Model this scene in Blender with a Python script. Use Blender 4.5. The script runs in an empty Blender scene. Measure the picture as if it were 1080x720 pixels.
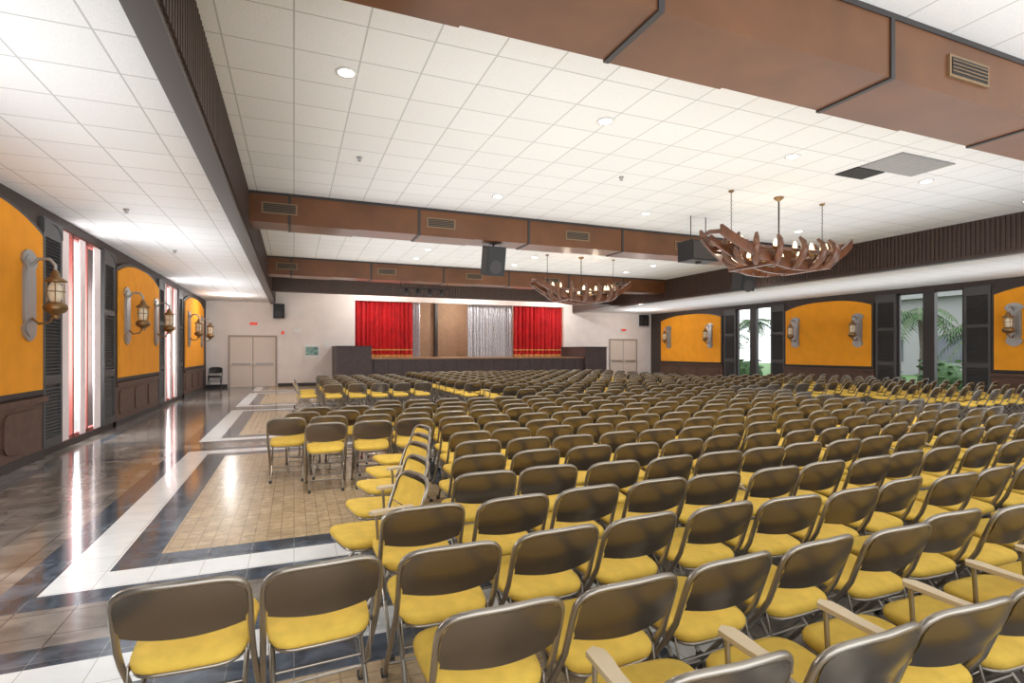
import bpy, bmesh, math, random
from mathutils import Vector, Matrix
random.seed(7)
S=bpy.context.scene
COL=S.collection
H=1.55; ZC=4.42; ZL=3.65; XL=-3.4; XR=19.0; YB=25.5; Y0=-3.0
BXL=-0.76; BXR=13.9

# ---------------- materials ----------------
def mat(name,col,rough=.5,metal=0,noise=0,nscale=8,bump=0,bscale=40,emit=None,estr=0,spec=.5,coat=0,trans=0,alpha=1):
    m=bpy.data.materials.new(name); m.use_nodes=True
    nt=m.node_tree; b=nt.nodes['Principled BSDF']
    b.inputs['Base Color'].default_value=(*col,1)
    b.inputs['Roughness'].default_value=rough
    b.inputs['Metallic'].default_value=metal
    b.inputs['Specular IOR Level'].default_value=spec
    b.inputs['Coat Weight'].default_value=coat
    b.inputs['Transmission Weight'].default_value=trans
    b.inputs['Alpha'].default_value=alpha
    if emit: 
        b.inputs['Emission Color'].default_value=(*emit,1); b.inputs['Emission Strength'].default_value=estr
    tc=nt.nodes.new('ShaderNodeTexCoord')
    if noise:
        n=nt.nodes.new('ShaderNodeTexNoise'); n.inputs['Scale'].default_value=nscale; n.inputs['Detail'].default_value=5
        nt.links.new(tc.outputs['Object'],n.inputs['Vector'])
        r=nt.nodes.new('ShaderNodeValToRGB')
        r.color_ramp.elements[0].position=.3; r.color_ramp.elements[1].position=.7
        r.color_ramp.elements[0].color=(*[c*(1-noise) for c in col],1)
        r.color_ramp.elements[1].color=(*[min(1,c*(1+noise)) for c in col],1)
        nt.links.new(n.outputs['Fac'],r.inputs['Fac']); nt.links.new(r.outputs['Color'],b.inputs['Base Color'])
    if bump:
        n2=nt.nodes.new('ShaderNodeTexNoise'); n2.inputs['Scale'].default_value=bscale
        nt.links.new(tc.outputs['Object'],n2.inputs['Vector'])
        bp=nt.nodes.new('ShaderNodeBump'); bp.inputs['Strength'].default_value=bump; bp.inputs['Distance'].default_value=.01
        nt.links.new(n2.outputs['Fac'],bp.inputs['Height']); nt.links.new(bp.outputs['Normal'],b.inputs['Normal'])
    return m

def tilemat(name,c1,c2,mortar,size,msize,rough,noise_scale=3,noise_amt=.5,brickw=None,vein=None,bump=0,offset=0,spec=.5):
    m=bpy.data.materials.new(name); m.use_nodes=True
    nt=m.node_tree; b=nt.nodes['Principled BSDF']; L=nt.links.new
    tc=nt.nodes.new('ShaderNodeTexCoord')
    br=nt.nodes.new('ShaderNodeTexBrick'); br.offset=offset; br.squash=1
    br.inputs['Scale'].default_value=1; br.inputs['Brick Width'].default_value=brickw or size; br.inputs['Row Height'].default_value=size
    br.inputs['Mortar Size'].default_value=msize; br.inputs['Mortar Smooth'].default_value=.1; br.inputs['Bias'].default_value=0
    br.inputs['Color1'].default_value=(*c1,1); br.inputs['Color2'].default_value=(*c2,1); br.inputs['Mortar'].default_value=(*mortar,1)
    L(tc.outputs['Object'],br.inputs['Vector'])
    n=nt.nodes.new('ShaderNodeTexNoise'); n.inputs['Scale'].default_value=noise_scale; n.inputs['Detail'].default_value=8
    n.inputs['Distortion'].default_value=1.2
    L(tc.outputs['Object'],n.inputs['Vector'])
    r=nt.nodes.new('ShaderNodeMapRange'); r.inputs['From Min'].default_value=.3; r.inputs['From Max'].default_value=.7
    r.inputs['To Min'].default_value=1-noise_amt; r.inputs['To Max'].default_value=1+noise_amt
    L(n.outputs['Fac'],r.inputs['Value'])
    mx=nt.nodes.new('ShaderNodeMix'); mx.data_type='RGBA'; mx.blend_type='MULTIPLY'; mx.inputs['Factor'].default_value=1
    L(br.outputs['Color'],mx.inputs['A']); L(r.outputs['Result'],mx.inputs['B'])
    L(mx.outputs['Result'],b.inputs['Base Color'])
    b.inputs['Roughness'].default_value=rough; b.inputs['Specular IOR Level'].default_value=spec
    if bump:
        bp=nt.nodes.new('ShaderNodeBump'); bp.inputs['Strength'].default_value=bump; bp.inputs['Distance'].default_value=.01
        n2=nt.nodes.new('ShaderNodeTexNoise'); n2.inputs['Scale'].default_value=60
        L(tc.outputs['Object'],n2.inputs['Vector']); L(n2.outputs['Fac'],bp.inputs['Height']); L(bp.outputs['Normal'],b.inputs['Normal'])
    return m

M={}
M['dark']=tilemat('marble_brown_tile',(.20,.172,.150),(.28,.248,.22),(.09,.08,.075),.305,.004,.12,2.5,.42,spec=.65)
M['blue']=tilemat('marble_black_tile',(.060,.075,.100),(.10,.12,.15),(.20,.21,.22),.305,.003,.10,4,.6,spec=.65)
M['white']=tilemat('marble_white_tile',(.82,.82,.81),(.86,.86,.85),(.55,.54,.5),.305,.003,.12,3,.06)
M['tan']=tilemat('tile_tan_mosaic',(.46,.33,.19),(.53,.39,.24),(.34,.25,.15),.102,.005,.2,9,.22)
M['ceil']=tilemat('acoustic_ceiling_tile',(.87,.88,.89),(.84,.85,.86),(.55,.56,.56),.61,.008,.9,70,.05,bump=.3,spec=.1)
M['backwall']=mat('paint_cream_pink',(.86,.79,.75),.8,noise=.04,nscale=2)
M['wallbrown']=mat('paint_dark_brown',(.055,.038,.032),.6,noise=.15)
M['orange']=mat('orange_fabric_panel',(.95,.37,.014),.85,noise=.05,nscale=3,bump=.15,bscale=200)
M['wains']=mat('wainscot_brown',(.115,.06,.04),.45,noise=.2)
M['frame']=mat('frame_near_black',(.035,.030,.030),.45)
M['beam']=mat('beam_brown_wood',(.150,.057,.020),.30,noise=.22,nscale=1.5)
M['beamrib']=mat('fascia_dark_brown',(.065,.038,.029),.5,noise=.15)
M['beamunder']=mat('fascia_underside_grey',(.075,.067,.065),.35)
M['black']=mat('black_plastic',(.012,.012,.013),.5)
M['vent']=mat('vent_bronze',(.26,.17,.09),.45,.2)
M['shutter']=mat('shutter_charcoal',(.075,.073,.073),.5)
M['mullion']=mat('mullion_red_brown',(.42,.10,.08),.5)
M['sheer']=mat('sheer_pink_white',(.95,.84,.83),.9)
M['silver']=mat('brushed_silver',(.42,.42,.42),.4,.7)
M['brass']=mat('aged_brass',(.30,.19,.09),.35,.85,noise=.2)
M['lampglass']=mat('lamp_glass',(.80,.72,.58),.15,emit=(1,.8,.5),estr=.12)
M['bulb']=mat('bulb_warm',(1,.9,.7),.3,emit=(1,.78,.46),estr=2.2)
M['dl']=mat('downlight_emitter',(1,1,1),.5,emit=(1,.97,.9),estr=14)
M['dltrim']=mat('downlight_trim',(.75,.74,.71),.5)
M['horn']=mat('varnished_wood',(.12,.043,.018),.3,noise=.35,nscale=6,coat=.3)
M['iron']=mat('iron_dark',(.05,.045,.04),.5,.6)
M['tube']=mat('chair_frame_bronze',(.36,.32,.27),.28,.85)
M['cback']=mat('chair_back_bronze',(.20,.165,.130),.27,.8)
M['yellow']=mat('yellow_seat_fabric',(.76,.50,.075),.85,noise=.12,nscale=12,bump=.25,bscale=250)
M['armw']=mat('arm_tablet_beige',(.66,.52,.33),.4)
M['foot']=mat('rubber_foot',(.05,.045,.04),.8)
M['red']=mat('red_velvet',(.50,.006,.010),.75,noise=.2,nscale=3)
M['gold']=mat('gold_fringe',(.72,.45,.12),.6)
M['silvercur']=mat('silver_lame',(.58,.57,.60),.35,.5,noise=.25,nscale=12)
M['stageback']=mat('stage_back_tan',(.36,.24,.16),.8,noise=.1)
M['stagefront']=mat('stage_fascia_dark',(.075,.050,.050),.5,noise=.2)
M['deck']=mat('stage_deck_wood',(.35,.2,.1),.3,noise=.2)
M['door']=mat('door_cream',(.76,.67,.59),.5)
M['doorframe']=mat('door_frame_taupe',(.40,.33,.28),.5)
M['exit']=mat('exit_red',(.7,.06,.04),.5,emit=(1,.08,.04),estr=.25)
M['whitep']=mat('white_plastic',(.85,.85,.83),.5)
M['paper']=mat('poster_green_paper',(.25,.42,.38),.8,noise=.5,nscale=8)
M['grass']=mat('lawn_grass',(.06,.13,.03),.9,noise=.3,nscale=3)
M['pave']=mat('concrete_pavement',(.4,.39,.37),.9,noise=.1)
M['leaf']=mat('hedge_leaf',(.035,.085,.02),.7,noise=.6,nscale=9)
M['trunk']=mat('palm_trunk',(.12,.10,.08),.9,noise=.3)
M['bldg']=mat('building_stucco',(.22,.22,.215),.9)
M['wgl']=mat('building_glass_dark',(.05,.06,.07),.1)
M['grille']=mat('grille_grey',(.30,.30,.31),.5)
M['grille2']=mat('grille_slat_grey',(.5,.5,.5),.5)

# ---------------- mesh builder ----------------
class MB:
    def __init__(s): s.v=[];s.f=[];s.m=[];s.sm=[];s.mats=[]
    def mi(s,k):
        if k not in s.mats: s.mats.append(k)
        return s.mats.index(k)
    def add(s,vs,fs,k,smooth=False):
        o=len(s.v); s.v+= [tuple(v) for v in vs]; i=s.mi(k)
        for f in fs: s.f.append([a+o for a in f]); s.m.append(i); s.sm.append(smooth)
    def box(s,x0,x1,y0,y1,z0,z1,k,T=None):
        vs=[Vector((x,y,z)) for x in(x0,x1) for y in(y0,y1) for z in(z0,z1)]
        if T is not None: vs=[T@v for v in vs]
        s.add(vs,[(0,1,3,2),(4,6,7,5),(0,4,5,1),(2,3,7,6),(0,2,6,4),(1,5,7,3)],k)
    def tube(s,pts,r,k,n=8,close=False,cap=True):
        pts=[Vector(p) for p in pts]; N=len(pts); rs=r if isinstance(r,(list,tuple)) else [r]*N
        up=None; vs=[]
        for i,p in enumerate(pts):
            if close: t=(pts[(i+1)%N]-pts[i-1])
            else: t=(pts[min(i+1,N-1)]-pts[max(i-1,0)])
            t.normalize()
            if up is None:
                a=Vector((0,0,1)) if abs(t.z)<.9 else Vector((1,0,0))
                up=(a-t*a.dot(t)).normalized()
            else:
                up=(up-t*up.dot(t)); up=up.normalized() if up.length>1e-6 else Vector((1,0,0))
            sd=t.cross(up)
            for j in range(n):
                an=2*math.pi*j/n; vs.append(p+(up*math.cos(an)+sd*math.sin(an))*rs[i])
        fs=[]
        R=N if close else N-1
        for i in range(R):
            a=i*n; b=((i+1)%N)*n
            for j in range(n):
                j2=(j+1)%n; fs.append((a+j,a+j2,b+j2,b+j))
        s.add(vs,fs,k,True)
        if cap and not close:
            s.add(vs[:n],[tuple(range(n))],k); s.add(vs[-n:],[tuple(range(n))],k)
    def lathe(s,prof,k,c=(0,0,0),n=16,sx=1,sy=1):
        vs=[];fs=[]
        for r,z in prof:
            for j in range(n):
                a=2*math.pi*j/n; vs.append((c[0]+r*sx*math.cos(a),c[1]+r*sy*math.sin(a),c[2]+z))
        for i in range(len(prof)-1):
            for j in range(n):
                j2=(j+1)%n; fs.append((i*n+j,i*n+j2,(i+1)*n+j2,(i+1)*n+j))
        fs.append(tuple(range(n))); fs.append(tuple((len(prof)-1)*n+j for j in range(n)))
        s.add(vs,fs,k,True)
    def grid(s,fn,nu,nv,k,smooth=True):
        vs=[fn(i/nu,j/nv) for j in range(nv+1) for i in range(nu+1)]
        fs=[(j*(nu+1)+i,j*(nu+1)+i+1,(j+1)*(nu+1)+i+1,(j+1)*(nu+1)+i) for j in range(nv) for i in range(nu)]
        s.add(vs,fs,k,smooth)
    def prism(s,poly,d,k,T=None):
        n=len(poly); vs=[Vector((a,d[0],b)) for a,b in poly]+[Vector((a,d[1],b)) for a,b in poly]
        if T is not None: vs=[T@v for v in vs]
        fs=[tuple(range(n)),tuple(range(2*n-1,n-1,-1))]+[(i,(i+1)%n,(i+1)%n+n,i+n) for i in range(n)]
        s.add(vs,fs,k)
    def mesh(s,name):
        me=bpy.data.meshes.new(name); me.from_pydata(s.v,[],s.f)
        for k in s.mats: me.materials.append(M[k])
        me.polygons.foreach_set('material_index',s.m); me.polygons.foreach_set('use_smooth',s.sm)
        bm=bmesh.new(); bm.from_mesh(me); bmesh.ops.recalc_face_normals(bm,faces=bm.faces); bm.to_mesh(me); bm.free()
        me.update(); return me
    def obj(s,name,loc=(0,0,0),rot=0):
        return inst(name,s.mesh(name),loc,rot)
def inst(name,me,loc=(0,0,0),rot=0,scale=1):
    o=bpy.data.objects.new(name,me); o.location=loc; o.rotation_euler=(0,0,rot); o.scale=(scale,)*3
    COL.objects.link(o); return o

# ---------------- floor ----------------
def floormat(x,y):
    if x>-3.2:
        for n in range(-1,4):
            y0=4.25+6.2*n; y1=y0+5.25; X0,X1=-1.5,2.1
            d=min(x-X0,X1-x,y-y0,y1-y)
            if d>0:
                return 'white' if d<.30 else ('blue' if d<.56 else 'tan')
            if d>-.22: return 'blue'
            d2=min(x+3.0,-1.85-x,y-(y0+.35),(y1-.35)-y)
            if d2>0: return 'dark' 
            if d2>-.12 and x<-1.8: return 'blue'
        for X in (6.5,11.6):
            if abs(x-X)<.15: return 'white'
            if abs(x-X)<.35: return 'blue'
    return 'dark'
xs={XL,XR,-3.2,-3.0,-3.12,-1.85,-1.73,-1.72,-1.5,-1.2,-.94,1.54,1.8,2.1,2.32}
for X in (6.5,11.6): xs|={X-.35,X-.15,X+.15,X+.35}
ys={Y0,YB,23.0}
for n in range(-1,4):
    y0=4.25+6.2*n; y1=y0+5.25
    ys|={y0-.22,y0,y0+.3,y0+.56,y1-.56,y1-.3,y1,y1+.22,y0+.35,y1-.35,y0+.23,y1-.23}
xs=sorted(xs); ys=sorted(y for y in ys if Y0<=y<=YB)
fb=MB()
for i in range(len(xs)-1):
    for j in range(len(ys)-1):
        a,b,c,d=xs[i],xs[i+1],ys[j],ys[j+1]
        fb.add([(a,c,0),(b,c,0),(b,d,0),(a,d,0)],[(0,1,2,3)],floormat((a+b)/2,(c+d)/2))
fb.box(XL,XR,Y0,YB,-.2,-.01,'dark'); fb.obj('floor')

# ---------------- ceilings ----------------
c=MB(); c.box(BXL-.1,BXR+.1,Y0,YB,ZC,ZC+.15,'ceil'); c.obj('ceiling')
c=MB(); c.box(XL-.2,BXL-.14,Y0,YB,ZL,ZL+.12,'ceil'); c.obj('ceiling_left_soffit')
c=MB(); c.box(BXR+.16,XR+.2,Y0,YB,ZL,ZL+.12,'ceil'); c.obj('ceiling_right_soffit')
def fascia_y(name,x0,x1,side):
    b=MB(); b.box(x0,x1,Y0,YB,ZL-.04,ZC,'beamrib'); b.box(x0-.01,x1+.01,Y0,YB,ZL-.07,ZL-.04,'beamunder')
    xf=x1 if side>0 else x0
    y=Y0
    while y<YB-.05:
        b.box(xf if side>0 else xf-.022,xf+.022 if side>0 else xf,y,y+.045,ZL+.02,ZC-.02,'beamrib'); y+=.09
    b.obj(name)
fascia_y('beam_fascia_left',-.93,BXL,1)
fascia_y('beam_fascia_right',BXR,BXR+.17,-1)
b=MB(); HY=21.6
b.box(BXL+.02,BXR-.02,HY,HY+.3,3.76,ZC,'beamrib')
x=BXL+.05
while x<BXR-.1:
    b.box(x,x+.06,HY-.022,HY,3.80,ZC-.04,'beamrib'); x+=.12
b.obj('beam_header_stage')
def crossbeam(y0,straps,vents,w=.66):
    b=MB(); zb=3.87
    b.box(BXL+.02,BXR-.02,y0,y0+w,zb,ZC,'beam')
    b.box(BXL+.02,BXR-.02,y0-.012,y0+w+.012,ZC-.05,ZC-.002,'frame')
    for X in straps:
        b.box(X,X+.05,y0-.015,y0+w+.015,zb-.015,ZC-.05,'frame')
        b.box(X+.05,min(BXR-.02,X+1.19),y0-.008,y0+w+.008,zb-.012,zb+.02,'beam')
    for X in vents:
        z=4.13
        b.box(X-.3,X+.3,y0-.02,y0,z-.10,z+.10,'vent')
        b.box(X-.27,X+.27,y0-.026,y0-.018,z-.075,z+.075,'black')
        for i in range(4):
            zz=z-.055+i*.033; b.box(X-.27,X+.27,y0-.034,y0-.024,zz,zz+.007,'vent')
    b.obj('ceiling_beam')
st=[-.1+2.39*i for i in range(6)]
crossbeam(3.0,st,[.0,5.77,11],.68)
crossbeam(10.60,st,[-.24,2.76,5.9,8.9,11.7])
crossbeam(17.7,st,[-.2,2.8,5.8,8.8,11.8])

# ---------------- walls ----------------
LW=[4.25,11.4,18.55]; RW=[3.8,10.95,18.1]; WH=.98; WT=3.5; WB=.1
def sidewall(name,x0,x1,wins):
    b=MB(); y=Y0
    for w in wins:
        b.box(x0,x1,y,w-WH,0,ZL,'wallbrown'); b.box(x0,x1,w-WH,w+WH,0,WB,'wallbrown'); b.box(x0,x1,w-WH,w+WH,WT,ZL,'wallbrown'); y=w+WH
    b.box(x0,x1,y,YB,0,ZL,'wallbrown'); b.obj(name)
sidewall('wall_left',XL-.2,XL,LW); sidewall('wall_right',XR,XR+.2,RW)
OX0,OX1,OZ0,OZ1=2.6,13.4,1.25,3.88
b=MB()
b.box(XL-.2,OX0,YB,YB+.2,0,ZC,'backwall'); b.box(OX1,XR+.2,YB,YB+.2,0,ZC,'backwall')
b.box(OX0,OX1,YB,YB+.2,OZ1,ZC,'backwall'); b.box(OX0,OX1,YB,YB+.2,0,OZ0-.02,'backwall'); b.obj('wall_back')
for nm,a,bb in(('baseboard_back_left',XL,-2.6),('baseboard_back_mid',-.65,1.55),('baseboard_back_right',14.4,16.15)):
    b=MB(); b.box(a,bb,YB-.02,YB,0,.14,'frame'); b.obj(nm)

def TL(y): return Matrix.Translation((XL,y,0))@Matrix.Rotation(math.radians(90),4,'Z')
def TR(y): return Matrix.Translation((XR,y,0))@Matrix.Rotation(math.radians(-90),4,'Z')
def arch(w,z0,z1,rise,n=14,inset=0):
    w=w-inset; p=[(-w,z0+inset),(w,z0+inset)]
    for i in range(n+1):
        t=1-2*i/n; e=1-abs(t)**2.6
        p.append((w*t,z1-inset-rise+rise*e))
    return p
def orange_panel(T,w,name):
    b=MB()
    b.prism(arch(w+.07,.93,3.50,.25),(-.05,0),'frame',T)
    b.prism(arch(w,1.0,3.44,.25),(-.075,-.05),'orange',T)
    b.box(-w-.09,w+.09,-.04,0,0.0,.82,'wains',T)
    b.box(-w-.12,w+.12,-.10,0,.82,.90,'wains',T)
    b.box(-w-.09,w+.09,-.055,0,0,.12,'frame',T)
    n=3
    for i in range(n):
        c=-w+(2*w)*(i+.5)/n; hw=w/n-.12; r=.14
        poly=[]
        for (cx,cz,a0) in((c+hw-r,.22+r,-90),(c+hw-r,.74-r,0),(c-hw+r,.74-r,90),(c-hw+r,.22+r,180)):
            for k in range(5):
                a=math.radians(a0+k*22.5); poly.append((cx+r*math.cos(a),cz+r*math.sin(a)))
        b.prism(poly,(-.062,-.04),'wains',T)
    o=b.obj(name)
def shutter_mesh():
    b=MB(); w=.34
    z0,z1=.12,3.5
    b.box(-w,-w+.07,-.05,0,z0,z1,'shutter'); b.box(w-.07,w,-.05,0,z0,z1,'shutter')
    for a,c in((z0,z0+.14),(1.05,1.19),(2.25,2.35),(z1-.28,z1)): b.box(-w+.07,w-.07,-.05,0,a,c,'shutter')
    b.box(-w+.07,w-.07,-.008,0,z0,z1,'frame')
    z=z0+.17
    while z<z1-.31:
        if not(1.0<z<1.2 or 2.2<z<2.37):
            T=Matrix.Translation((0,-.028,z))@Matrix.Rotation(math.radians(38),4,'X')
            b.box(-w+.07,w-.07,-.024,.024,-.004,.004,'shutter',T)
        z+=.05
    p=[(-w,z1-.02)]+[(w*math.cos(a),z1-.28+.05+ .18*math.sin(a)) for a in [math.pi*(1-i/10) for i in range(11)]]+[(w,z1-.02)]
    b.prism([(x,z) for x,z in p],(-.06,-.05),'shutter')
    return b.mesh('window_shutter')
SH=shutter_mesh()
def put(name,me,T):
    o=bpy.data.objects.new(name,me); o.matrix_world=T; COL.objects.link(o); return o
for w in LW:
    for s in(-1,1): put('window_shutter',SH,TL(w+s*(WH+.36)))
for w in RW:
    for s in(-1,1): put('window_shutter',SH,TR(w+s*(WH+.36)))
for y,hw in((7.85,1.78),(15.0,1.78),(22.45,1.95)): orange_panel(TL(y),hw,'orange_wall_panel')
for y,hw in((7.4,1.78),(14.55,1.78),(22.25,2.25)): orange_panel(TR(y),hw,'orange_wall_panel')
k=1
for T,ws,left in((TL,LW,True),(TR,RW,False)):
    for w in ws:
        b=MB(); t=T(w)
        fm='mullion' if left else 'frame'
        b.box(-WH,WH,.02,.10,WB,WB+.07,fm,t); b.box(-WH,WH,.02,.10,WT-.07,WT,fm,t)
        b.box(-WH,-WH+.06,.02,.10,WB,WT,fm,t); b.box(WH-.06,WH,.02,.10,WB,WT,fm,t)
        if left:
            for x in(-.33,.33): b.box(x-.035,x+.035,.02,.10,WB,WT,fm,t)
        else: b.box(-.17,.17,-.02,.14,WB,WT,fm,t)
        b.obj('window_%d'%k); k+=1
        if left:
            b=MB()
            for a,c in((-.92,-.62),(.60,.92),(-.10,.12)):
                def fn(u,v,a=a,c=c):
                    x=a+(c-a)*u; return t@Vector((x,-.0+.018*math.sin(u*math.pi*2*5),WB+.02+(WT-WB-.06)*v))
                b.grid(fn,40,1,'sheer')
            b.obj('sheer_curtain')

# ---------------- sconces ----------------
def sconce_mesh():
    b=MB()
    half=[(.0,.62),(.10,.60),(.19,.55),(.22,.46),(.15,.40),(.17,.30),(.17,-.30),(.15,-.38),(.20,-.44),(.17,-.54),(.08,-.60),(0,-.62)]
    poly=half+[(-x,z) for x,z in reversed(half[1:-1])]
    b.prism(poly,(-.03,0),'silver')
    b.prism([(x*.8,z*.9) for x,z in poly],(-.045,-.03),'silver')
    pts=[(0,-.04,.40),(0,-.12,.50),(0,-.24,.50),(0,-.30,.42),(0,-.30,.34)]
    b.tube(pts,.022,'silver',8)
    b.tube([(0,-.04,-.30),(0,-.12,-.38),(0,-.24,-.36),(0,-.28,-.26)],.018,'brass',8)
    c=(0,-.30,0)
    b.lathe([(.02,.36),(.035,.33),(.05,.31),(.05,.27),(.12,.22),(.13,.19),(.09,.185)],'brass',c,14)
    b.lathe([(.05,.185),(.075,.13),(.085,.05),(.07,-.04),(.055,-.08)],'lampglass',c,14)
    b.lathe([(.06,-.08),(.10,-.09),(.13,-.12),(.14,-.17),(.11,-.22),(.05,-.25),(.04,-.28),(.06,-.30),(.0,-.31)],'brass',c,14)
    for a in range(6):
        an=a*math.pi/3+.3; b.tube([(c[0]+.105*math.cos(an),c[1]+.105*math.sin(an),-.09),(c[0]+.105*math.cos(an),c[1]+.105*math.sin(an),.2)],.008,'brass',5)
    b.tube([(c[0]+.108*math.cos(a),c[1]+.108*math.sin(a),.06) for a in [2*math.pi*i/16 for i in range(16)]],.007,'brass',5,close=True)
    return b.mesh('wall_lantern_sconce')
SC=sconce_mesh()
def plight(loc,e,col=(1,.8,.55),r=.05,name='lamp_light'):
    l=bpy.data.lights.new(name,'POINT'); l.energy=e; l.color=col; l.shadow_soft_size=r
    o=bpy.data.objects.new(name,l); o.location=loc; COL.objects.link(o); return o
def sconces(T,ys):
    for y in ys: put('wall_lantern_sconce',SC,T(y)@Matrix.Translation((0,-.076,2.3)))
sconces(TL,[6.6,9.15,13.75,16.35,21.1,23.8]); sconces(TR,[6.1,8.7,13.25,15.85,20.7,23.8])

# ---------------- stage ----------------
b=MB()
b.box(1.6,3.0,22.9,YB-.01,0,1.72,'stagefront'); b.box(13.2,14.4,22.9,YB-.01,0,1.72,'stagefront')
b.box(3.0,13.2,23.1,YB-.01,0,1.20,'stagefront')
b.box(3.0,13.2,23.05,YB-.01,1.20,1.25,'deck')
x=3.1
while x<13.1: b.box(x,x+.03,23.085,23.1,.05,1.18,'frame'); x+=.6
b.box(1.57,3.03,22.87,YB-.01,1.72,1.76,'frame'); b.box(13.17,14.43,22.87,YB-.01,1.72,1.76,'frame')
b.obj('stage_platform')
b=MB(); b.box(OX0-.5,OX1+.5,YB+.2,29.2,1.1,1.24,'deck'); b.obj('stage_floor')
b=MB(); b.box(OX0-.5,OX1+.5,29.2,29.4,1.1,4.4,'stageback'); b.box(OX0-.7,OX0-.5,YB+.2,29.4,1.1,4.4,'stageback'); b.box(OX1+.5,OX1+.7,YB+.2,29.4,1.1,4.4,'stageback')
b.box(7.2,7.35,28.9,29.2,1.24,4.2,'frame'); b.obj('wall_stage')
b=MB(); b.box(OX0-.7,OX1+.7,YB+.2,29.4,4.4,4.5,'stageback'); b.obj('ceiling_stage')
def curtain(name,x0,x1,y,z0,z1,k,folds,amp,fr=False):
    b=MB()
    def g(za,zb,kk,oy=0):
        def fn(u,v):
            w=u*folds*2*math.pi
            return (x0+(x1-x0)*u+.02*math.sin(w*1.7),y+oy+amp*math.sin(w+.6*math.sin(w*.37))*(.7+.3*(1-v)),za+(zb-za)*v)
        b.grid(fn,int(folds*10),6,kk)
    g(z0,z1,k)
    if fr: g(z0+.02,z0+.12,'gold',-.012); g(z0+.32,z0+.38,'gold',-.012)
    return b.obj(name)
curtain('stage_curtain_red',OX0+.02,5.3,YB+.35,OZ0+.01,OZ1+.25,'red',13,.09,True)
curtain('stage_curtain_red',10.6,OX1+.0,YB+.35,OZ0+.01,OZ1+.25,'red',13,.09,True)
curtain('stage_curtain_silver',5.3,5.75,YB+.7,OZ0+.01,OZ1+.3,'silvercur',6,.05)
curtain('stage_curtain_silver',8.2,10.7,YB+.7,OZ0+.01,OZ1+.3,'silvercur',22,.05)
def door(name,x0,x1):
    b=MB(); y=YB-.003; h=2.15
    b.box(x0-.07,x0,y-.06,y,0,h+.07,'doorframe'); b.box(x1,x1+.07,y-.06,y,0,h+.07,'doorframe'); b.box(x0,x1,y-.06,y,h,h+.07,'doorframe')
    xm=(x0+x1)/2
    for a,c,s in((x0,xm-.012,1),(xm+.012,x1,-1)):
        b.box(a,c,y-.03,y,0.01,h-.005,'door')
        b.box(a+.08,c-.08,y-.10,y-.07,.98,1.04,'silver')
        b.box(a+.1,a+.15,y-.07,y-.03,.97,1.05,'silver'); b.box(c-.15,c-.1,y-.07,y-.03,.97,1.05,'silver')
    b.box(xm-.012,xm+.012,y-.02,y,0.01,h,'frame')
    b.obj(name)
door('door_1',-2.5,-.75); door('door_2',16.25,17.95)
def smallbox(name,x,z,w,h,d,k,k2=None):
    b=MB(); b.box(x-w/2,x+w/2,YB-d,YB,z-h/2,z+h/2,k)
    if k2: b.box(x-w*.42,x+w*.42,YB-d-.005,YB-d,z-h*.3,z+h*.3,k2)
    return b.obj(name)
smallbox('exit_sign',-1.6,2.72,.36,.2,.08,'whitep','exit'); smallbox('exit_sign',17.1,2.72,.36,.2,.08,'whitep','exit')
smallbox('fire_alarm_box',-.45,2.35,.10,.13,.05,'exit')
smallbox('thermostat_box',.15,2.45,.3,.2,.05,'whitep')
smallbox('bulletin_poster',.75,1.55,.62,.6,.03,'whitep','paper')
smallbox('switch_panel',1.35,1.8,.2,.3,.04,'whitep')
def speaker(name,loc,w,h,d,tilt=0,stem=0,rz=0):
    b=MB(); T=Matrix.Rotation(math.radians(tilt),4,'X')
    b.prism([(-w/2,-h/2),(w/2,-h/2),(w/2,h/2),(-w/2,h/2)],(-d/2,d/2),'black',T)
    b.prism([(-w*.45,-h*.46),(w*.45,-h*.46),(w*.45,h*.46),(-w*.45,h*.46)],(-d/2-.012,-d/2),'black',T)
    b.tube([T@Vector((0,-d/2-.02,-h*.2)),T@Vector((0,-d/2-.013,-h*.2))],.34*w,'frame',14)
    if stem: b.tube([(0,0,h/2-.03),(0,0,h/2+stem)],.02,'iron'); b.box(-.07,.07,-.07,.07,h/2+stem-.01,h/2+stem,'iron')
    return b.obj(name,loc,rz)
speaker('hanging_speaker',(4.0,10.9,3.50),.42,.62,.36,12,.06)
speaker('hanging_speaker',(11.1,10.9,3.38),.46,.42,.36,12,.28)
speaker('wall_speaker',(-.6,YB-.17,3.28),.45,.62,.3,0)
speaker('wall_speaker',(18.4,YB-.17,3.28),.45,.62,.3,0)
b=MB(); b.box(-.36,.36,-.22,.22,-.21,.21,'black'); b.box(-.33,.33,-.235,-.22,-.18,.18,'frame'); b.lathe([(.06,0),(.06,.04)],'frame',(0,0,-.25),12); b.tube([(-.2,0,.2),(-.2,0,ZC-3.66)],.01,'iron'); b.tube([(.2,0,.2),(.2,0,ZC-3.66)],.01,'iron')
b.obj('hanging_projector',(8.0,9.1,3.66))
b=MB(); b.tube([(-.9,0,0),(.9,0,0)],.025,'black')
for x in(-.6,-.2,.2,.6):
    b.lathe([(.05,-.2),(.07,-.18),(.07,-.04),(.03,-.02)],'black',(x,0,0),10)
for x in(-.8,.8): b.tube([(x,0,0),(x,0,.22)],.012,'black')
b.obj('stage_light_bar',(4.1,18.0,3.65))

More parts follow.
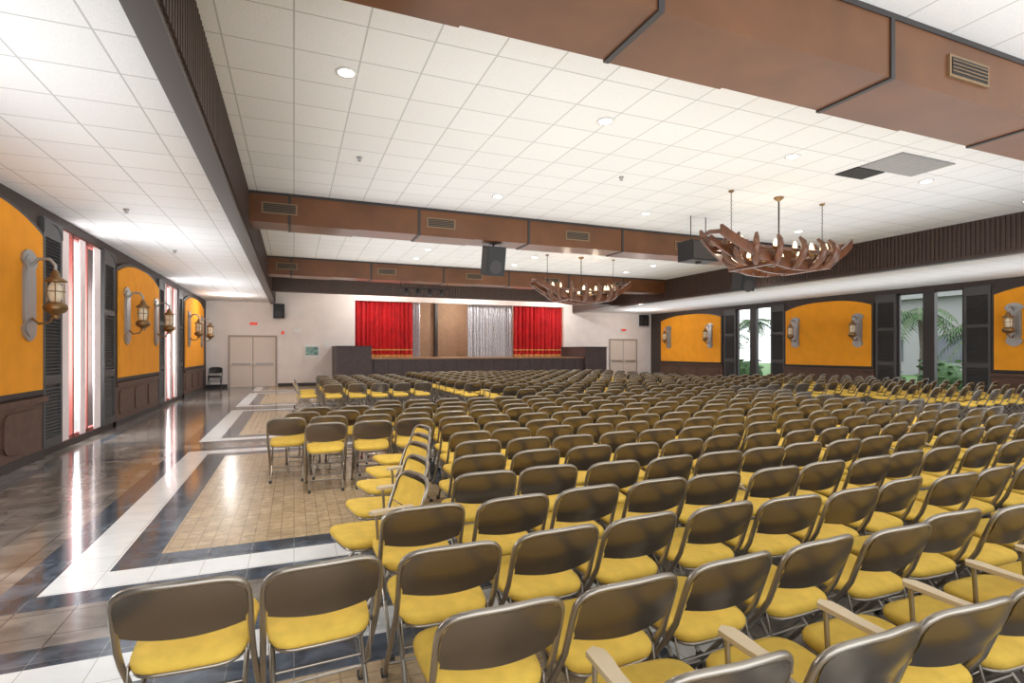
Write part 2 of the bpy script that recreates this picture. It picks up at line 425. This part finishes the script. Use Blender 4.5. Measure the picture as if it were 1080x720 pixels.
# ---------------- ceiling fixtures ----------------
def dlmesh():
    b=MB(); b.lathe([(.11,0),(.11,-.012),(.085,-.014),(.08,-.004)],'dltrim',n=18)
    b.lathe([(.078,-.012),(.0,-.013)],'dl',n=18); return b.mesh('recessed_downlight')
DL=dlmesh()
for Y in(-.9,5.75,12.7,19.6):
    for X in(.5,3.6,6.8,9.9,13.0):
        inst('recessed_downlight',DL,(X,Y,ZC))
for Y in(9.3,14.9,16.5,23.3):
    for X in(3.5,6.8,11.2): inst('recessed_downlight',DL,(X,Y,ZC))
def spot(loc,e):
    l=bpy.data.lights.new('downlight_lamp','SPOT'); l.energy=e; l.spot_size=math.radians(135); l.spot_blend=1; l.color=(1,.98,.95); l.shadow_soft_size=.07
    o=bpy.data.objects.new('downlight_lamp',l); o.location=loc; COL.objects.link(o)
for Y in(5.75,12.7,19.6):
    for X in(.5,3.6,6.8,9.9,13.0): spot((X,Y,ZC-.03),205)
b=MB(); b.box(-.62,.62,-.32,.32,-.015,0,'grille')
for i in range(20): b.box(-.6+i*.061,-.59+i*.061,-.3,.3,-.025,-.015,'grille2')
for i in range(10): b.box(-.6,.6,-.3+i*.061,-.29+i*.061,-.022,-.015,'grille2')
b.box(-.62,0,.34,.72,-.02,0,'black'); b.obj('ceiling_air_grille',(8.75,5.35,ZC))
b=MB(); b.lathe([(.04,0),(.035,-.03),(.012,-.035),(.012,-.05),(.03,-.055),(.03,-.06)],'silver',n=10); SP=b.mesh('fire_sprinkler')
for p in((-2.3,5.2,ZL),(-2.3,9.5,ZL),(-2.3,13,ZL),(.9,8.2,ZC),(5,7.5,ZC),(9,4.2,ZC)): inst('fire_sprinkler',SP,p)

# ---------------- chandelier ----------------
TOPZ=ZC-3.36
def chandelier_mesh():
    b=MB()
    A,B=1.4,.62
    def plank(path,wv,h,k):
        n=len(path); vs=[]
        for p,d in path:
            p=Vector(p); d=Vector(d)
            for a,c in((-1,-1),(1,-1),(1,1),(-1,1)): vs.append(p+wv*a+d*h*c)
        fs=[]
        for i in range(n-1):
            for j in range(4): fs.append((i*4+j,i*4+(j+1)%4,(i+1)*4+(j+1)%4,(i+1)*4+j))
        fs+= [(0,1,2,3),tuple((n-1)*4+j for j in range(4))]
        b.add(vs,fs,k)
    for yy in(-.46,.46,0):
        path=[]
        for i in range(25):
            t=-1+2*i/24; path.append(((1.62*t,yy*(1-.45*t*t),-.28+(.56 if yy else .50)*t*t-(0 if yy else .04)),(0,0,1)))
        plank(path,Vector((0,.03,0)),.085 if yy else .05,'horn')
    for s in(-1,1):
        b.tube([(s*1.58,-.26,.25),(s*1.64,0,.28),(s*1.58,.26,.25)],.04,'horn',8)
    b.tube([(A*.80*math.cos(a),B*math.sin(a),-.05+.10*math.cos(a)**2) for a in [2*math.pi*i/40 for i in range(40)]],.03,'horn',8,close=True)
    N=16
    for i in range(N):
        a=2*math.pi*(i+.5)/N; cx,cy=math.cos(a),math.sin(a); e=.12*cx*cx
        px,py=A*.80*cx,B*cy; dx,dy=cx*.9,cy
        pts=[(px-dx*.16,py-dy*.20,-.34+e),(px-dx*.03,py-dy*.05,-.29+e),(px+dx*.07,py+dy*.08,-.18+e),(px+dx*.10,py+dy*.14,-.04+e),(px+dx*.07,py+dy*.11,.08+e),(px-dx*.00,py+dy*.03,.17+e)]
        b.tube(pts,[.035,.055,.065,.058,.048,.028],'horn',8)
        lx,ly=px-dx*.09,py-dy*.09
        b.lathe([(.02,-.12),(.05,-.07),(.055,-.03),(.03,-.01)],'brass',(lx,ly,e),10)
        b.lathe([(.024,-.01),(.040,.02),(.038,.05),(.024,.09),(.02,.12)],'bulb',(lx,ly,e),10)
    for x in(-.7,0,.7): b.box(x-.04,x+.04,-.5,.5,-.30,-.25,'horn')
    top=TOPZ
    b.tube([(0,0,-.28),(0,0,top)],.014,'iron',8)
    b.lathe([(.09,0),(.09,-.02),(.04,-.06),(.015,-.08)],'brass',(0,0,top),12)
    for s in(-1,1):
        n=26; z0,z1=.14,top
        for i in range(n):
            za=z0+(z1-z0)*i/n; zb=z0+(z1-z0)*(i+1)/n+.01; o=.011 if i%2 else 0; p=0 if i%2 else .011
            b.tube([(s*1.15+o,p,za),(s*1.15-o,-p,(za+zb)/2-.005),(s*1.15-o,-p,(za+zb)/2+.005),(s*1.15+o,p,zb)],.006,'iron',4)
        b.lathe([(.05,0),(.05,-.02),(.02,-.04)],'brass',(s*1.15,0,top),10)
        b.box(s*1.15-.03,s*1.15+.03,-.36,.36,.05,.12,'horn')
    return b.mesh('wooden_chandelier')
CH=chandelier_mesh()
for X,Y in((8.4,7.4),(8.15,14.4)):
    inst('wooden_chandelier',CH,(X,Y,3.36)); 
    for s in(-.5,.5): plight((X+s,Y,3.50),10,(1,.85,.65),.06,'chandelier_lamp')

# ---------------- chairs ----------------
def chair_mesh(arm=False):
    b=MB(); W=.212
    def by(z): return -.13-(z-.45)*.36
    zt=.755; zc=.665
    def bow(x): return -.028*(1-(x/W)**2)
    side=[(W,.235,.0),(W,.20,.05),(W,.0,.29),(W,-.10,.42),(W,by(.50),.50),(W,by(.62),.62)]
    arcp=[]
    for i in range(15):
        a=math.pi*i/14; cx=math.cos(a); sx=math.sin(a)
        e=.45; xx=W*(abs(cx)**e)*(1 if cx>=0 else -1); zz=.645+(zt-.645)*(abs(sx)**.62)
        arcp.append((xx,by(zz)+bow(xx),zz))
    path=side+arcp+[(-x,y,z) for x,y,z in reversed(side)]
    b.tube(path,.0125,'tube',7)
    w2=.175
    for s in(-1,1):
        b.tube([(s*w2,.15,.425),(s*w2,.06,.36),(s*w2,-.22,.05),(s*w2,-.25,.0)],.0105,'tube',7)
        b.box(s*w2-.015,s*w2+.015,-.268,-.235,.0,.03,'foot'); b.box(s*W-.015,s*W+.015,.215,.25,.0,.03,'foot')
        b.box(s*.19-.004,s*.19+.004,-.12,.16,.405,.43,'tube')
        b.tube([(s*.19,-.115,.43),(s*.185,-.15,.30),(s*w2,-.06,.23)],.005,'tube',5)
    b.tube([(-W,.155,.10),(W,.155,.10)],.008,'tube',6); b.tube([(-w2,-.16,.115),(w2,-.16,.115)],.008,'tube',6)
    b.tube([(-w2,-.03,.26),(w2,-.03,.26)],.007,'tube',6)
    def shell(off,k,z0,z1,sc):
        def fn(u,v):
            z=z0+(z1-z0)*v; x0=(2*u-1)
            w=W*sc
            if z>zc: 
                q=min(1,(z-zc)/(zt-zc)); w=W*sc*max(0.0,(1-q**2.6))**.38 if q<1 else 0
            if z<z0+.02: w*=.96
            x=x0*w
            return (x,by(z)+bow(x)+off+ (-.012*math.sin(math.pi*v)),z - (.02*(1-x0*x0) if v==0 else 0))
        b.grid(fn,12,10,k)
    shell(-.004,'cback',.56,zt-.004,.97)
    shell(.012,'yellow',.575,zt-.03,.90)
    def seat(zs,k):
        n=28; vs=[];fs=[]
        for (sc,z) in zs:
            for j in range(n):
                a=2*math.pi*j/n; ca,sa=math.cos(a),math.sin(a); e=.42
                x=.208*abs(ca)**e*(1 if ca>0 else -1); y=.215*abs(sa)**e*(1 if sa>0 else -1)
                x*=(1+.06*(y/.21))*sc; y=y*sc
                vs.append((x*.97,y+.045,z+.012*(y/.21)))
        for i in range(len(zs)-1):
            for j in range(n): j2=(j+1)%n; fs.append((i*n+j,i*n+j2,(i+1)*n+j2,(i+1)*n+j))
        fs.append(tuple(range(n))); fs.append(tuple((len(zs)-1)*n+j for j in range(n)))
        b.add(vs,fs,k,True)
    seat([(.94,.405),(.97,.408),(.97,.420)],'tube')
    seat([(.95,.420),(1.0,.428),(1.01,.445),(.98,.458),(.85,.466),(.5,.471),(.1,.472)],'yellow')
    if arm:
        pts=[(-.022,-.12),(.022,-.12),(.024,0),(.035,.07),(.036,.12),(.01,.15),(-.024,.13),(-.026,0)]
        vs=[(-W-.0+x,y-.01,z) for z in(.615,.633) for x,y in pts]; n=len(pts)
        b.add(vs,[tuple(range(n)),tuple(range(2*n-1,n-1,-1))]+[(i,(i+1)%n,(i+1)%n+n,i+n) for i in range(n)],'armw')
        b.tube([(-W-.005,.10,.615),(-W-.005,.09,.45),(-W+.01,.08,.40)],.009,'tube',6)
        b.tube([(-W-.005,-.10,.618),(-W-.002,by(.60),.60)],.009,'tube',6)
    return b.mesh('folding_chair')
C0=chair_mesh(); C1=chair_mesh(True)
def chair(x,y,rot=0,arm=0,j=1):
    me=C1 if random.random()<arm else C0
    inst('folding_chair',me,(x+random.uniform(-.02,.02)*j,y+random.uniform(-.035,.035)*j,0),rot+random.uniform(-.06,.06)*j)
OFF=.24
starts=[(1.05,1.07),(1.60,.61),(2.14,-.37),(2.73,.63),(3.32,1.18),(3.90,1.32),(4.48,1.5),(5.06,1.6),(5.62,1.7)]
for k,(y,x0) in enumerate(starts):
    x=x0
    while x<9.7:
        ar=1 if (k==0 and x<3.4) else (0 if x<2.2 or k in(1,2) else .12)
        chair(x,y+OFF,0 if x<6 else .05,ar); x+=.465 if k==0 else .485
for i,x in enumerate((2.05,2.55,3.05)): chair(x,.47+OFF,0,0)
for i in range(5): chair(.50+.13*i,3.36+.55*i,math.radians(103),.5)
for k,(y,x0) in enumerate(((6.25,.33),(6.86,-.08),(7.46,.1),(8.06,.3),(8.66,1.4))):
    x=x0
    while x<9.0+.2*k: chair(x,y+OFF,0,.06); x+=.50
y=9.4
while y<20.3:
    x=4.1+(.0 if y>12 else .4)
    while x<12.2: chair(x,y+OFF,math.radians(3),.05); x+=.54
    y+=.82
y=13.4
while y<18.6:
    x=.9
    while x<3.4: chair(x,y+OFF,math.radians(-4),.05); x+=.54
    y+=.85
for i in range(4): chair(.25,13.9+.7*i,math.radians(-90),.3)
y=6.5
while y<14.2:
    x=12.9
    while x<17.2: chair(x,y+OFF,math.radians(12),.1); x+=.54
    y+=.80
chm=C0.copy(); chm.name='black_chair'
for i,mm in enumerate(list(chm.materials)): chm.materials[i]=M['black']
inst('black_folding_chair',chm,(-3.0,24.9,0),math.radians(180),1.15)

# ---------------- outdoors ----------------
b=MB(); b.box(XR+.2,60,-20,60,-.3,-.05,'grass'); b.box(XR+.2,XR+3,-20,60,-.05,-.02,'pave'); b.obj('lawn_ground')
b=MB(); b.box(-30,XL-.2,-20,60,-.3,-.05,'pave'); b.obj('pavement_ground')
def bush(name,x,y,r,h):
    b=MB(); 
    for i in range(160):
        a=random.uniform(0,6.28); rr=r*math.sqrt(random.random()); z=random.uniform(.05,h)
        k=(1-.3*z/h); p=Vector((rr*math.cos(a)*k,rr*math.sin(a)*k,z)); s=random.uniform(.10,.20)
        q=Matrix.Rotation(random.uniform(0,6.28),3,'Z')@Matrix.Rotation(random.uniform(0,3.1),3,'X')
        vs=[p+q@Vector(v)*s for v in((-1,0,0),(0,-.45,.1),(1,0,0),(0,.45,.1))]
        b.add(vs,[(0,1,2,3)],'leaf')
    b.lathe([(r*.7,0),(r*.8,h*.4),(r*.5,h*.85),(r*.1,h*.95)],'leaf',n=10); b.obj(name,(x,y,-.05))
def palm(x,y,h):
    b=MB(); b.tube([(0,0,0),(.1,0,h*.5),(.05,.1,h)],[.16,.12,.1],'trunk',10)
    for i in range(20):
        a=i*2.4; L=random.uniform(1.3,2.0); up=random.uniform(.2,1.3)
        n=8
        pts=[Vector((.05+math.cos(a)*L*t,.1+math.sin(a)*L*t,h+up*t-1.6*t*t)) for t in [k/n for k in range(n+1)]]
        sd=Vector((-math.sin(a),math.cos(a),0)); b.tube(pts,.012,'trunk',4)
        for k in range(1,n):
            for s in(-1,1):
                for o in(0,.5):
                    p=pts[k]*(1-o)+pts[k+1]*o; w=.5*(1-k/n*.5); d=(pts[k+1]-pts[k]).normalized()
                    b.add([p,p+sd*s*w+d*.25-Vector((0,0,.18)),p+d*.09],[(0,1,2)],'leaf')
    b.obj('palm_tree',(x,y,-.05))
for i in range(9): bush('hedge_bush',22.6+random.uniform(-.3,.6),8+2.3*i,.95,random.uniform(1.0,1.6))
palm(26.0,12.6,2.6); palm(26.2,15.4,3.3); palm(26.3,20,2.8); palm(26.8,25.5,3.4); palm(28,29,2.6)
b=MB(); b.box(0,4,0,26,0,5,'bldg'); 
for i in range(6): b.box(-.05,0,1.5+4*i,4+4*i,.9,2.6,'wgl')
b.box(-.6,4.2,-.3,26.3,5,5.4,'bldg'); b.obj('neighbour_building',(38,6,-.05))

# ---------------- lights ----------------
w=bpy.data.worlds.new('World'); S.world=w; w.use_nodes=True
bg=w.node_tree.nodes['Background']; bg.inputs['Color'].default_value=(.92,.96,1,1); bg.inputs['Strength'].default_value=3.2
for X in(4,8,12): plight((X,27.6,3.9),110,(1,.92,.82),.15,'stage_fill')  # added point lights to brighten the stage interior, no fixtures
for X in(3.5,8,12.5):
    plight((X,23.9,4.1),130,(1,.96,.92),.08,'apron_fill')  # added fill over the apron and back wall, no fixture here
plight((-2.2,22.5,3.3),50,(1,.97,.94),.08,'aisle_fill'); plight((16.5,23,3.3),60,(1,.97,.94),.08,'aisle_fill')  # fixtureless fill added to lift the far ends of both aisles
def area(loc,sx,sy,e,rot,col=(1,1,1),name='ceiling_fill'):
    l=bpy.data.lights.new(name,'AREA'); l.shape='RECTANGLE'; l.size=sx; l.size_y=sy; l.energy=e; l.color=col
    o=bpy.data.objects.new(name,l); o.location=loc; o.rotation_euler=rot; COL.objects.link(o)
UP=(math.pi,0,0)
area((6.6,10.5,2.75),11,22,600,UP,(.95,.975,1))  # added upward fill for hall and soffit ceilings, not real fixtures
area((-2.0,11,2.6),1.2,24,90,UP,(.95,.975,1))
area((16.4,11,2.6),2.6,24,165,UP,(.95,.975,1))
for wy in LW: area((XL-.35,wy,1.8),1.9,3.3,230,(0,-math.pi/2,0),(.97,.99,1),'window_daylight')
th=math.atan(230/565)
cd=bpy.data.cameras.new('camera'); cd.sensor_width=36; cd.lens=36*565/1080; cd.shift_y=10/1080; cd.clip_start=.05; cd.clip_end=200
co=bpy.data.objects.new('camera',cd); co.location=(0,0,H); co.rotation_euler=(math.pi/2,0,-th); COL.objects.link(co); S.camera=co
S.view_settings.view_transform='Standard'
